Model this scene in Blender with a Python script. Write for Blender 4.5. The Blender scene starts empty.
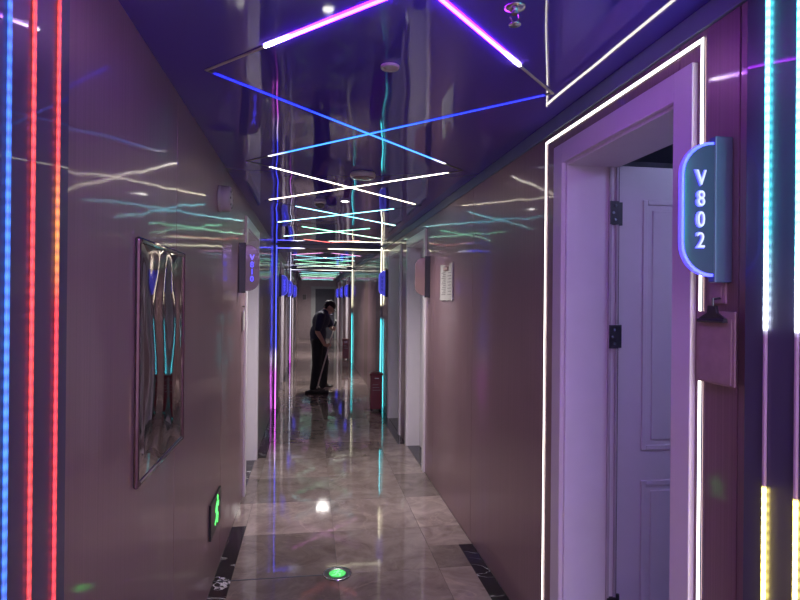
import bpy, bmesh, math, random
from mathutils import Vector, Matrix
random.seed(7)
sc = bpy.context.scene
COL = sc.collection
PI = math.pi

# ------------------------------------------------------------------ camera, world, exposure
LFT, RGT, TOP = -0.53, 1.07, 2.42          # corridor faces
BACK, END = -3.2, 24.2
cam_data = bpy.data.cameras.new('camera')
cam = bpy.data.objects.new('camera', cam_data)
COL.objects.link(cam)
cam_data.sensor_width = 36.0
cam_data.lens = 580.0 / 800.0 * 36.0
cam_data.clip_start = 0.02
YAW, PITCH, ROLL = math.radians(8.77), math.radians(0.08), math.radians(0.53)
cam.matrix_world = (Matrix.Translation((0, 0, 1.6)) @ Matrix.Rotation(-YAW, 4, 'Z')
                    @ Matrix.Rotation(PI / 2 + PITCH, 4, 'X') @ Matrix.Rotation(ROLL, 4, 'Z'))
sc.camera = cam

world = bpy.data.worlds.new('world')
sc.world = world
world.use_nodes = True
world.node_tree.nodes['Background'].inputs[0].default_value = (0.53, 0.46, 0.64, 1)
world.node_tree.nodes['Background'].inputs[1].default_value = 1.7
sc.view_settings.view_transform = 'Standard'
sc.view_settings.look = 'None'
sc.view_settings.gamma = 1.0
sc.view_settings.use_curve_mapping = False
sc.view_settings.exposure = 1.6
sc.cycles.max_bounces = 10
sc.cycles.glossy_bounces = 7
sc.cycles.diffuse_bounces = 5
sc.cycles.use_denoising = True
sc.cycles.sample_clamp_indirect = 6.0


# ------------------------------------------------------------------ materials
class NT:
    def __init__(s, name):
        s.m = bpy.data.materials.new(name)
        s.m.use_nodes = True
        s.t = s.m.node_tree
        s.b = s.t.nodes['Principled BSDF']

    def n(s, kind, **kw):
        nd = s.t.nodes.new(kind)
        for k, v in kw.items():
            setattr(nd, k, v)
        return nd

    def l(s, a, b):
        s.t.links.new(a, b)

    def mth(s, op, a, b=None):
        nd = s.n('ShaderNodeMath', operation=op)
        for i, v in enumerate((a, b)):
            if v is None:
                continue
            if isinstance(v, (int, float)):
                nd.inputs[i].default_value = v
            else:
                s.l(v, nd.inputs[i])
        return nd.outputs[0]


def col4(c):
    return (c[0], c[1], c[2], 1.0)


def pbr(name, c, rough=0.5, metal=0.0, coat=0.0, coat_rough=0.03, ior=1.5, var=0.06, scale=9.0, bump=0.0, bscale=60.0):
    """Principled material with a little procedural colour variation and relief."""
    k = NT(name)
    k.b.inputs['Roughness'].default_value = rough
    k.b.inputs['Metallic'].default_value = metal
    k.b.inputs['Coat Weight'].default_value = coat
    k.b.inputs['Coat Roughness'].default_value = coat_rough
    k.b.inputs['IOR'].default_value = ior
    tc = k.n('ShaderNodeTexCoord')
    nz = k.n('ShaderNodeTexNoise')
    nz.inputs['Scale'].default_value = scale
    nz.inputs['Detail'].default_value = 4
    k.l(tc.outputs['Object'], nz.inputs['Vector'])
    rp = k.n('ShaderNodeValToRGB')
    rp.color_ramp.elements[0].position = 0.3
    rp.color_ramp.elements[1].position = 0.7
    rp.color_ramp.elements[0].color = col4([x * (1 - var) for x in c])
    rp.color_ramp.elements[1].color = col4([min(1, x * (1 + var)) for x in c])
    k.l(nz.outputs['Fac'], rp.inputs['Fac'])
    k.l(rp.outputs['Color'], k.b.inputs['Base Color'])
    if bump:
        n2 = k.n('ShaderNodeTexNoise')
        n2.inputs['Scale'].default_value = bscale
        n2.inputs['Detail'].default_value = 3
        k.l(tc.outputs['Object'], n2.inputs['Vector'])
        bp = k.n('ShaderNodeBump')
        bp.inputs['Strength'].default_value = bump
        bp.inputs['Distance'].default_value = 0.01
        k.l(n2.outputs['Fac'], bp.inputs['Height'])
        k.l(bp.outputs['Normal'], k.b.inputs['Normal'])
    return k.m


def wall_metal(name, c):
    """satin lacquered metal panel: brushed vertical grain under a clear gloss, very slightly buckled"""
    k = NT(name)
    geo = k.n('ShaderNodeNewGeometry')
    mp = k.n('ShaderNodeMapping')
    mp.inputs['Scale'].default_value = (260, 260, 1.2)
    k.l(geo.outputs['Position'], mp.inputs['Vector'])
    nz = k.n('ShaderNodeTexNoise')
    nz.inputs['Scale'].default_value = 1.0
    nz.inputs['Detail'].default_value = 3
    k.l(mp.outputs['Vector'], nz.inputs['Vector'])
    rp = k.n('ShaderNodeValToRGB')
    rp.color_ramp.elements[0].position = 0.25
    rp.color_ramp.elements[1].position = 0.75
    rp.color_ramp.elements[0].color = col4([x * 0.86 for x in c])
    rp.color_ramp.elements[1].color = col4([x * 1.12 for x in c])
    k.l(nz.outputs['Fac'], rp.inputs['Fac'])
    k.l(rp.outputs['Color'], k.b.inputs['Base Color'])
    k.b.inputs['Metallic'].default_value = 0.45
    k.b.inputs['Roughness'].default_value = 0.42
    k.b.inputs['Coat Weight'].default_value = 0.42
    k.b.inputs['Coat Roughness'].default_value = 0.07
    k.b.inputs['Coat IOR'].default_value = 1.6
    big = k.n('ShaderNodeTexNoise')
    big.inputs['Scale'].default_value = 2.2
    big.inputs['Detail'].default_value = 1
    k.l(geo.outputs['Position'], big.inputs['Vector'])
    b1 = k.n('ShaderNodeBump')
    b1.inputs['Strength'].default_value = 0.25
    b1.inputs['Distance'].default_value = 0.02
    k.l(big.outputs['Fac'], b1.inputs['Height'])
    k.l(b1.outputs['Normal'], k.b.inputs['Coat Normal'])
    b2 = k.n('ShaderNodeBump')
    b2.inputs['Strength'].default_value = 0.12
    b2.inputs['Distance'].default_value = 0.001
    k.l(nz.outputs['Fac'], b2.inputs['Height'])
    k.l(b2.outputs['Normal'], k.b.inputs['Normal'])
    return k.m


def ceiling_film(name):
    k = NT(name)
    geo = k.n('ShaderNodeNewGeometry')
    mp = k.n('ShaderNodeMapping')
    mp.inputs['Scale'].default_value = (1.0, 0.6, 1.0)
    k.l(geo.outputs['Position'], mp.inputs['Vector'])
    nz = k.n('ShaderNodeTexNoise')
    nz.inputs['Scale'].default_value = 2.4
    nz.inputs['Detail'].default_value = 1
    k.l(mp.outputs['Vector'], nz.inputs['Vector'])
    bp = k.n('ShaderNodeBump')
    bp.inputs['Strength'].default_value = 0.18
    bp.inputs['Distance'].default_value = 0.03
    k.l(nz.outputs['Fac'], bp.inputs['Height'])
    k.l(bp.outputs['Normal'], k.b.inputs['Normal'])
    k.b.inputs['Base Color'].default_value = (0.082, 0.042, 0.46, 1)
    k.b.inputs['Roughness'].default_value = 0.035
    k.b.inputs['IOR'].default_value = 2.0
    return k.m


def marble(name, c1, c2, vein, rough=0.055, vscale=2.2, vamount=0.5, per_tile=True, vwidth=0.025):
    k = NT(name)
    geo = k.n('ShaderNodeNewGeometry')
    info = k.n('ShaderNodeObjectInfo')
    off = k.n('ShaderNodeVectorMath', operation='SCALE')
    cmb = k.n('ShaderNodeCombineXYZ')
    k.l(info.outputs['Random'], cmb.inputs[0])
    k.l(k.mth('MULTIPLY', info.outputs['Random'], 3.7), cmb.inputs[1])
    k.l(cmb.outputs[0], off.inputs[0])
    off.inputs['Scale'].default_value = 23.0
    add = k.n('ShaderNodeVectorMath', operation='ADD')
    k.l(geo.outputs['Position'], add.inputs[0])
    k.l(off.outputs[0], add.inputs[1])
    P = add.outputs[0]
    nz = k.n('ShaderNodeTexNoise')
    nz.inputs['Scale'].default_value = 5.0
    nz.inputs['Detail'].default_value = 6
    nz.inputs['Roughness'].default_value = 0.65
    nz.inputs['Distortion'].default_value = 0.8
    k.l(P, nz.inputs['Vector'])
    rp = k.n('ShaderNodeValToRGB')
    rp.color_ramp.elements[0].position = 0.3
    rp.color_ramp.elements[1].position = 0.72
    rp.color_ramp.elements[0].color = col4(c1)
    rp.color_ramp.elements[1].color = col4(c2)
    k.l(nz.outputs['Fac'], rp.inputs['Fac'])
    v = k.n('ShaderNodeTexNoise')
    v.inputs['Scale'].default_value = vscale
    v.inputs['Detail'].default_value = 5
    v.inputs['Distortion'].default_value = 1.6
    k.l(P, v.inputs['Vector'])
    d = k.mth('ABSOLUTE', k.mth('SUBTRACT', v.outputs['Fac'], 0.5))
    mr = k.n('ShaderNodeMapRange')
    mr.inputs['From Min'].default_value = 0.0
    mr.inputs['From Max'].default_value = vwidth
    mr.inputs['To Min'].default_value = vamount
    mr.inputs['To Max'].default_value = 0.0
    k.l(d, mr.inputs['Value'])
    patch = k.n('ShaderNodeTexNoise')
    patch.inputs['Scale'].default_value = 1.7
    k.l(P, patch.inputs['Vector'])
    pm = k.n('ShaderNodeMapRange')
    pm.inputs['From Min'].default_value = 0.42
    pm.inputs['From Max'].default_value = 0.62
    k.l(patch.outputs['Fac'], pm.inputs['Value'])
    mx = k.n('ShaderNodeMixRGB')
    k.l(k.mth('MULTIPLY', mr.outputs[0], pm.outputs[0]), mx.inputs['Fac'])
    k.l(rp.outputs['Color'], mx.inputs['Color1'])
    mx.inputs['Color2'].default_value = col4(vein)
    out = mx.outputs['Color']
    if per_tile:
        hv = k.n('ShaderNodeHueSaturation')
        tone = k.n('ShaderNodeMapRange')
        tone.inputs['To Min'].default_value = 0.62
        tone.inputs['To Max'].default_value = 1.30
        k.l(info.outputs['Random'], tone.inputs['Value'])
        k.l(tone.outputs[0], hv.inputs['Value'])
        k.l(out, hv.inputs['Color'])
        out = hv.outputs['Color']
    k.l(out, k.b.inputs['Base Color'])
    wet = k.n('ShaderNodeTexNoise')
    wet.inputs['Scale'].default_value = 3.0
    wet.inputs['Detail'].default_value = 3
    k.l(geo.outputs['Position'], wet.inputs['Vector'])
    wr = k.n('ShaderNodeMapRange')
    wr.inputs['From Min'].default_value = 0.35
    wr.inputs['From Max'].default_value = 0.7
    wr.inputs['To Min'].default_value = rough * 0.5
    wr.inputs['To Max'].default_value = rough * 1.6
    k.l(wet.outputs['Fac'], wr.inputs['Value'])
    k.l(wr.outputs[0], k.b.inputs['Roughness'])
    sm = k.n('ShaderNodeTexNoise')
    sm.inputs['Scale'].default_value = 26
    sm.inputs['Detail'].default_value = 2
    k.l(geo.outputs['Position'], sm.inputs['Vector'])
    bp = k.n('ShaderNodeBump')
    bp.inputs['Strength'].default_value = 0.03
    bp.inputs['Distance'].default_value = 0.004
    k.l(sm.outputs['Fac'], bp.inputs['Height'])
    k.l(bp.outputs['Normal'], k.b.inputs['Normal'])
    k.b.inputs['IOR'].default_value = 1.6
    return k.m


def led(name, stops, axis=0, length=1.0, strength=10.0, beads=0.0, const=False, base=(0.16, 0.14, 0.16)):
    """light strip: milky diffuser whose emission colour runs along one object axis (stops: position, rgb)"""
    k = NT(name)
    k.b.inputs['Base Color'].default_value = col4(base)
    k.b.inputs['Roughness'].default_value = 0.4
    tc = k.n('ShaderNodeTexCoord')
    sep = k.n('ShaderNodeSeparateXYZ')
    k.l(tc.outputs['Object'], sep.inputs[0])
    s = sep.outputs[axis]
    rp = k.n('ShaderNodeValToRGB')
    cr = rp.color_ramp
    if const:
        cr.interpolation = 'CONSTANT'
    while len(cr.elements) < len(stops):
        cr.elements.new(0.5)
    for e, (p, c) in zip(cr.elements, stops):
        e.position = p
        e.color = col4(c)
    if len(stops) == 1:
        cr.elements[1].color = col4(stops[0][1])
    k.l(k.mth('DIVIDE', s, length), rp.inputs['Fac'])
    k.l(rp.outputs['Color'], k.b.inputs['Emission Color'])
    k.b.inputs['Emission Strength'].default_value = strength
    if beads:
        w = k.mth('SINE', k.mth('MULTIPLY', s, 2 * PI / beads))
        k.l(k.mth('ADD', k.mth('MULTIPLY', w, strength * 0.38), strength * 0.85), k.b.inputs['Emission Strength'])
    return k.m


def glow(name, c, strength, base=(0.4, 0.4, 0.4)):
    k = NT(name)
    tc = k.n('ShaderNodeTexCoord')
    nz = k.n('ShaderNodeTexNoise')
    nz.inputs['Scale'].default_value = 40
    k.l(tc.outputs['Object'], nz.inputs['Vector'])
    k.b.inputs['Base Color'].default_value = col4(base)
    k.b.inputs['Emission Color'].default_value = col4(c)
    k.l(k.mth('ADD', k.mth('MULTIPLY', nz.outputs['Fac'], strength * 0.3), strength * 0.85), k.b.inputs['Emission Strength'])
    return k.m


M = {}
M['wall'] = wall_metal('rose_grey_panel', (0.315, 0.195, 0.225))
M['wall_dark'] = wall_metal('brown_panel', (0.20, 0.13, 0.12))
M['joint'] = pbr('dark_joint', (0.02, 0.016, 0.018), 0.6)
M['ceiling'] = ceiling_film('violet_black_stretch_film')
M['fascia'] = pbr('dark_blue_fascia', (0.16, 0.23, 0.33), 0.45, coat=0.2)
M['pier'] = pbr('black_gloss_panel', (0.065, 0.06, 0.11), 0.4, coat=0.25, coat_rough=0.03)
M['tile'] = marble('beige_marble', (0.165, 0.122, 0.112), (0.335, 0.27, 0.25), (0.44, 0.35, 0.30), vamount=0.35)
M['grout'] = pbr('grout', (0.07, 0.055, 0.05), 0.7)
M['black_marble'] = marble('black_marble', (0.006, 0.006, 0.009), (0.014, 0.014, 0.02), (0.75, 0.72, 0.75), 0.07, 3.0, 0.9, False, 0.012)
M['white'] = pbr('white_lacquer', (0.74, 0.70, 0.74), 0.32, var=0.02)
M['white_edge'] = pbr('casing_lacquer', (0.74, 0.69, 0.73), 0.3, var=0.02)
M['steel'] = pbr('dark_steel', (0.10, 0.10, 0.11), 0.35, 0.8)
M['chrome'] = pbr('chrome', (0.55, 0.55, 0.58), 0.18, 1.0)
M['slat_black'] = pbr('black_plastic', (0.015, 0.015, 0.018), 0.35)
M['grey_plastic'] = pbr('pale_grey_plastic', (0.45, 0.40, 0.43), 0.45)
M['channel'] = pbr('aluminium_channel', (0.36, 0.30, 0.33), 0.35, 0.7)
M['red_box'] = pbr('red_painted_metal', (0.17, 0.008, 0.02), 0.35, coat=0.2)
M['paper'] = pbr('paper', (0.42, 0.40, 0.39), 0.7, var=0.03)
M['ink'] = pbr('grey_ink', (0.18, 0.17, 0.17), 0.7)
M['board'] = pbr('pinkish_hardboard', (0.36, 0.25, 0.24), 0.5, var=0.1, scale=25)
M['room'] = pbr('room_paint', (0.22, 0.24, 0.30), 0.7)
M['end_wall'] = pbr('pale_pink_wall', (0.36, 0.29, 0.30), 0.45)
M['end_case'] = pbr('grey_green_casing', (0.40, 0.43, 0.42), 0.4)
M['end_door'] = pbr('dark_slate_door', (0.055, 0.06, 0.075), 0.4)
M['skin'] = pbr('skin', (0.44, 0.25, 0.19), 0.55, var=0.05)
M['navy'] = pbr('navy_cotton', (0.012, 0.016, 0.045), 0.8, bump=0.3, bscale=30)
M['trouser'] = pbr('black_trouser', (0.010, 0.011, 0.016), 0.8, bump=0.3, bscale=25)
M['cap'] = pbr('black_cap', (0.008, 0.008, 0.010), 0.7)
M['shoe'] = pbr('dark_shoe', (0.03, 0.022, 0.022), 0.5)
M['sole'] = pbr('pale_sole', (0.45, 0.36, 0.33), 0.6)
M['mop'] = pbr('dark_mop_fibre', (0.02, 0.018, 0.02), 0.95, bump=0.8, bscale=90)
M['handle'] = pbr('pale_handle', (0.60, 0.54, 0.50), 0.4)
M['mirror'] = pbr('mirror_film', (0.45, 0.36, 0.42), 0.04, 1.0, var=0.02)
M['frame_clear'] = pbr('glossy_frame', (0.22, 0.15, 0.18), 0.10, 0.9, coat=0.6)
M['blue_rim'] = glow('blue_edge_light', (0.02, 0.02, 1.0), 1.6)
M['blue_soft'] = glow('blue_letter_edge', (0.03, 0.03, 1.0), 0.9)
M['letter_white'] = glow('lavender_letter', (0.62, 0.58, 1.0), 0.35)
M['sign_mount'] = pbr('teal_grey_mount', (0.10, 0.14, 0.20), 0.35)
M['blue_plate'] = glow('blue_lit_plate', (0.09, 0.09, 0.95), 0.16, (0.1, 0.1, 0.2))
M['blue_thin'] = glow('soft_blue_rim', (0.12, 0.12, 1.0), 0.32)
M['dark_letter'] = pbr('dark_letter', (0.01, 0.01, 0.05), 0.5)
M['sign_plate'] = pbr('slate_acrylic', (0.07, 0.08, 0.12), 0.2, coat=0.5)
M['sign_pink'] = pbr('rose_acrylic', (0.24, 0.15, 0.15), 0.25, coat=0.4)
M['green'] = glow('green_pictogram', (0.05, 1.0, 0.10), 0.9)
M['green_lens'] = glow('green_lens', (0.05, 0.75, 0.12), 0.3, (0.1, 0.3, 0.12))
M['lamp'] = glow('lamp_disc', (1.0, 0.97, 0.92), 14.0)
M['red_dim'] = glow('red_ring', (1.0, 0.15, 0.12), 0.4)


# ------------------------------------------------------------------ geometry helpers
def bm_box(bm, lo, hi, bevel=0.0):
    r = bmesh.ops.create_cube(bm, size=1.0)
    c = [(a + b) / 2 for a, b in zip(lo, hi)]
    s = [abs(b - a) for a, b in zip(lo, hi)]
    for v in r['verts']:
        v.co = Vector((v.co.x * s[0] + c[0], v.co.y * s[1] + c[1], v.co.z * s[2] + c[2]))
    if bevel:
        es = list({e for v in r['verts'] for e in v.link_edges})
        bmesh.ops.bevel(bm, geom=es, offset=min(bevel, min(s) * 0.45), segments=2, affect='EDGES', profile=0.5)


def bm_cyl(bm, p, q, r1, r2=None, seg=20):
    p, q = Vector(p), Vector(q)
    r2 = r1 if r2 is None else r2
    d = q - p
    m = Matrix.Translation((p + q) / 2) @ d.to_track_quat('Z', 'Y').to_matrix().to_4x4()
    bmesh.ops.create_cone(bm, cap_ends=True, segments=seg, radius1=r1, radius2=r2, depth=d.length, matrix=m)


def bm_prism(bm, pts, d, origin=(0, 0, 0), u=(1, 0, 0), v=(0, 0, 1), w=(0, 1, 0)):
    """outline pts (2d) on axes u,v thickened by d along w"""
    o, u, v, w = Vector(origin), Vector(u), Vector(v), Vector(w)
    a = [bm.verts.new(o + u * x + v * y) for x, y in pts]
    b = [bm.verts.new(o + u * x + v * y + w * d) for x, y in pts]
    n = len(pts)
    bm.faces.new(a)
    bm.faces.new(b[::-1])
    for i in range(n):
        bm.faces.new((a[i], b[i], b[(i + 1) % n], a[(i + 1) % n]))
    bmesh.ops.recalc_face_normals(bm, faces=bm.faces)


def bm_lathe(bm, prof, center, axis='Z', seg=28, close=True):
    """profile of (radius, height) spun about axis through center"""
    rings = []
    for r, h in prof:
        ring = []
        for i in range(seg):
            a = 2 * PI * i / seg
            x, y = r * math.cos(a), r * math.sin(a)
            p = {'Z': (x, y, h), 'X': (h, x, y), 'Y': (x, h, y)}[axis]
            ring.append(bm.verts.new(Vector(center) + Vector(p)))
        rings.append(ring)
    for a, b in zip(rings, rings[1:]):
        for i in range(seg):
            bm.faces.new((a[i], a[(i + 1) % seg], b[(i + 1) % seg], b[i]))
    if close:
        bm.faces.new(rings[0])
        bm.faces.new(rings[-1])
    bmesh.ops.recalc_face_normals(bm, faces=bm.faces)


def mesh_of(bm, name, smooth=False):
    me = bpy.data.meshes.new(name)
    bm.to_mesh(me)
    bm.free()
    if smooth:
        for p in me.polygons:
            p.use_smooth = True
    return me


def obj(name, bm, mat, parent=None, smooth=False, loc=None):
    me = bm if isinstance(bm, bpy.types.Mesh) else mesh_of(bm, name, smooth)
    if mat is not None and not me.materials:
        me.materials.append(mat)
    o = bpy.data.objects.new(name, me)
    COL.objects.link(o)
    if parent is not None:
        o.parent = parent
    if loc is not None:
        o.location = loc
    return o


def boxes(name, bl, mat, parent=None, bevel=0.0):
    bm = bmesh.new()
    for lo, hi in bl:
        bm_box(bm, lo, hi, bevel)
    return obj(name, bm, mat, parent)


def tag(o, label, cat, group=None, kind=None):
    o['label'] = label
    o['category'] = cat
    if group:
        o['group'] = group
    if kind:
        o['kind'] = kind
    return o


def thing(name, label, cat, loc=(0, 0, 0), group=None, kind=None):
    o = bpy.data.objects.new(name, None)
    o.empty_display_size = 0.1
    COL.objects.link(o)
    o.location = loc
    return tag(o, label, cat, group, kind)


def text_mesh(body, size, extrude=0.002):
    cu = bpy.data.curves.new('text', 'FONT')
    cu.body = body
    cu.size = size
    cu.extrude = extrude
    cu.align_x = 'CENTER'
    cu.align_y = 'CENTER'
    cu.resolution_u = 3
    o = bpy.data.objects.new('text', cu)
    COL.objects.link(o)
    dg = bpy.context.evaluated_depsgraph_get()
    me = bpy.data.meshes.new_from_object(o.evaluated_get(dg))
    bpy.data.objects.remove(o)
    bpy.data.curves.remove(cu)
    return me


# ------------------------------------------------------------------ floor
fl = boxes('floor', [((LFT - 0.30, BACK - 0.1, -0.10), (RGT + 0.30, END + 0.1, -0.004))], M['grout'])
tag(fl, 'polished beige marble tile floor of the corridor', 'floor', kind='structure')
XJ = [LFT, -0.432, 0.172, 0.776, RGT]
g = 0.0012
tile_cache = {}


def tile(x0, x1, y0, y1, mat, name='tile', par=None):
    key = (round(x1 - x0, 3), round(y1 - y0, 3), mat.name)
    if key not in tile_cache:
        bm = bmesh.new()
        bm_box(bm, (g, g, -0.012), (x1 - x0 - g, y1 - y0 - g, 0.0))
        tile_cache[key] = mesh_of(bm, name)
        tile_cache[key].materials.append(mat)
    o = obj(name, tile_cache[key], None, par or fl)
    o.location = (x0, y0, 0)


YS = 0.632
y0 = 3.405 - YS * 10
ys = []
while y0 < END:
    ys.append(y0)
    y0 += YS
ys.append(END)
ys[0] = max(ys[0], BACK)
black_left = [(1.4, 4.21), (6.0, 8.65), (11.5, 14.8)]
black_right = [(0.9, 3.715), (6.40, 8.60)]


def border(x0, x1, blacks, bx0, bx1):
    cuts = sorted(set([round(y, 3) for y in ys] + [c for b in blacks for c in b]))
    for a, b in zip(cuts, cuts[1:]):
        if b - a < 0.01:
            continue
        mid = (a + b) / 2
        if any(p < mid < q for p, q in blacks):
            if bx0 > x0 + 0.01:
                tile(x0, bx0, a, b, M['tile'])
            elif bx1 < x1 - 0.01:
                tile(bx1, x1, a, b, M['tile'])
        else:
            tile(x0, x1, a, b, M['tile'])
    for p, q in blacks:
        tile(bx0, bx1, p, q, M['black_marble'], 'black_marble_strip')


for a, b in zip(ys, ys[1:]):
    tile(XJ[1], XJ[2], a, b, M['tile'])
    tile(XJ[2], XJ[3], a, b, M['tile'])
border(XJ[0], XJ[1], black_left, XJ[0], XJ[1])
border(XJ[3], XJ[4], black_right, 0.978, XJ[4])

# ------------------------------------------------------------------ walls
HEAD = 2.20                                    # door opening height
doors_left = [(4.92, 5.93), (10.55, 11.45), (13.1, 14.0), (16.9, 17.8), (20.2, 21.1)]
doors_right = [(1.565, 2.34), (5.40, 6.32), (6.90, 7.83), (16.5, 17.4), (19.4, 20.3), (22.0, 22.9)]
THK, PT = 0.25, 0.012


def wall(name, side, face, doors, label, top, seams, dark=()):
    s = 1 if side == 'right' else -1

    def X(a, b):
        return sorted((face + s * a, face + s * b))
    bl = []
    prev = BACK - 0.1
    for a, b in doors:
        x = X(PT, THK)
        bl.append(((x[0], prev, -0.1), (x[1], a, TOP + 0.05)))
        bl.append(((x[0], a, HEAD), (x[1], b, TOP + 0.05)))
        prev = b
    x = X(PT, THK)
    bl.append(((x[0], prev, -0.1), (x[1], END + 0.1, TOP + 0.05)))
    w = boxes(name, bl, M['joint'])
    tag(w, label, 'wall', kind='structure')
    x = X(0, PT + 0.001)
    prev = BACK
    for a, b in list(doors) + [(END, END)]:
        cuts = [prev] + [q for q in seams if prev + 0.15 < q < a - 0.15] + [a]
        for p, q in zip(cuts, cuts[1:]):
            mat = M['wall_dark'] if any(d0 < (p + q) / 2 < d1 for d0, d1 in dark) else M['wall']
            boxes('panel', [((x[0], p + 0.002, 0.003), (x[1], q - 0.002, top))], mat, w, 0.0015)
        if b > a:
            boxes('panel', [((x[0], a + 0.002, HEAD + 0.002), (x[1], b - 0.002, top))], M['wall'], w, 0.0015)
        prev = b
    return w


seam_l = [2.42 + 1.22 * i for i in range(-5, 18)]
seam_r = [3.76 + 1.22 * i for i in range(-5, 17)] + [10.9, 11.6]
wl = wall('wall_left', 'left', LFT, doors_left, 'rose grey metal panelled wall on the left of the corridor', TOP, seam_l)
FASC = 2.357
wr = wall('wall_right', 'right', RGT, doors_right, 'rose grey metal panelled wall on the right of the corridor', FASC,
          sorted(seam_r), dark=((10.9, 11.6),))
tag(boxes('trim_1', [((RGT - 0.010, BACK, FASC), (RGT + PT, END, TOP))], M['fascia'], bevel=0.003),
    'dark blue band along the top of the right wall', 'trim', kind='structure')
tag(boxes('wall_end', [((LFT - 0.3, END, -0.1), (RGT + 0.3, END + 0.1, TOP + 0.1))], M['end_wall']),
    'pale pinkish wall at the far end of the corridor', 'wall', kind='structure')
tag(boxes('ceiling', [((LFT - 0.3, BACK - 0.1, TOP), (RGT + 0.3, END + 0.1, TOP + 0.08))], M['ceiling']),
    'dark violet mirror gloss ceiling crossed by light lines', 'ceiling', kind='structure')
# side room behind the open door
rm = [((RGT + THK, 0.6, -0.1), (3.4, 3.9, 0.0)), ((RGT + THK, 0.6, 2.6), (3.4, 3.9, 2.7)),
      ((3.3, 0.6, 0), (3.4, 3.9, 2.6)), ((RGT + THK, 0.6, 0), (3.4, 0.7, 2.6)), ((RGT + THK, 3.8, 0), (3.4, 3.9, 2.6))]
tag(boxes('wall_room', rm, M['room']), 'bluish shell of the unlit room behind the open white door', 'wall', kind='structure')


# unseen fill lamp added in the side room to brighten the open leaf
rl = thing('room_fill_lamp', 'added round fill lamp, unseen in the room behind the open door', 'lamp', (2.25, 1.5, 2.6))
bm = bmesh.new()
bm_lathe(bm, [(0.16, 0.0), (0.16, -0.03), (0.14, -0.05)], (0, 0, 0))
obj('base', bm, M['grey_plastic'], rl, True)
bm = bmesh.new()
bm_lathe(bm, [(0.15, -0.045), (0.13, -0.075), (0.07, -0.095), (0.001, -0.10)], (0, 0, 0))
obj('shade', bm, glow('room_fill_glow', (0.50, 0.52, 1.0), 16.0), rl, True)


# ------------------------------------------------------------------ doors
def door(n, side, y0, y1, label, style='closed'):
    s = 1 if side == 'right' else -1
    face = RGT if side == 'right' else LFT
    D = thing('door_%d' % n, label, 'door', (face, (y0 + y1) / 2, 0), kind='structure')
    w = y1 - y0
    h = w / 2

    def bx(name, l, mat, par=None, bev=0.003):
        out = []
        for (a, p, z0), (b, q, z1) in l:
            lo, hi = sorted((s * a, s * b))
            out.append(((lo, p, z0), (hi, q, z1)))
        return boxes(name, out, mat, par or D, bev)
    cw = 0.082
    bx('casing', [((-0.018, -h - cw, 0), (0.001, -h + 0.004, HEAD + cw - 0.004))], M['white_edge'])
    bx('casing', [((-0.018, h - 0.004, 0), (0.001, h + cw, HEAD + cw - 0.004))], M['white_edge'])
    bx('casing', [((-0.0175, -h + 0.004, HEAD - 0.006), (0.001, h - 0.004, HEAD + cw - 0.004))], M['white_edge'])
    bx('jamb', [((0.0, h - 0.018, 0), (0.235, h, HEAD))], M['white'])
    bx('jamb', [((0.0, -h, 0), (0.235, -h + 0.018, HEAD))], M['white'])
    bx('jamb', [((0.0, -h + 0.018, HEAD - 0.018), (0.235, h - 0.018, HEAD))], M['white'])
    bx('threshold', [((-0.001, -h + 0.018, -0.02), (0.25, h - 0.018, 0.004))], M['black_marble'], bev=0)
    if style == 'closed':
        lf = bx('door_leaf', [((0.13, -h + 0.02, 0.008), (0.17, h - 0.02, HEAD - 0.02))], M['white'])
        for z0, z1 in ((0.15, 0.95), (1.1, HEAD - 0.17)):
            bx('field', [((0.124, -h + 0.15, z0), (0.131, h - 0.15, z1))], M['white'], lf, 0.004)
        bx('handle', [((0.075, -h + 0.07, 1.0), (0.09, -h + 0.20, 1.02)), ((0.09, -h + 0.07, 1.0), (0.13, -h + 0.09, 1.02)),
                      ((0.124, -h + 0.06, 0.93), (0.13, -h + 0.10, 1.09))], M['chrome'], lf)
    return D, bx


door_labels = {
    2: 'white door in deep recess beside the unlit rose number sign on right wall',
    3: 'white recessed door on right wall nearest the red extinguisher box under the arch',
}
d1, bx1 = door(1, 'right', *doors_right[0], 'open white door framed by a white light line, number V802', 'open')
# open leaf: turned into the room, hinged on the far jamb
hh = (doors_right[0][1] - doors_right[0][0]) / 2
bx1('door_stop', [((0.188, hh - 0.030, 0), (0.20, hh - 0.018, HEAD - 0.018)), ((0.222, hh - 0.026, 0), (0.234, hh - 0.018, HEAD - 0.018))], M['grey_plastic'], bev=0.002)
leaf = bx1('door_leaf', [((0.244, hh + 0.004, 0.01), (0.99, hh + 0.044, 2.195))], M['white'])
for z0, z1 in ((0.14, 0.825), (0.957, 2.05)):
    fx0, fx1 = 0.362, 0.872
    yf = hh + 0.004
    t = 0.022
    for lo, hi in (((fx0, yf - 0.006, z0), (fx0 + t, yf + 0.002, z1)), ((fx1 - t, yf - 0.006, z0), (fx1, yf + 0.002, z1)),
                   ((fx0 + t, yf - 0.006, z0), (fx1 - t, yf + 0.002, z0 + t)), ((fx0 + t, yf - 0.006, z1 - t), (fx1 - t, yf + 0.002, z1))):
        bx1('moulding', [(lo, hi)], M['white'], leaf, 0.003)
    bx1('field', [((fx0 + 0.045, yf - 0.005, z0 + 0.045), (fx1 - 0.045, yf + 0.002, z1 - 0.045))], M['white'], leaf, 0.004)
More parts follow.
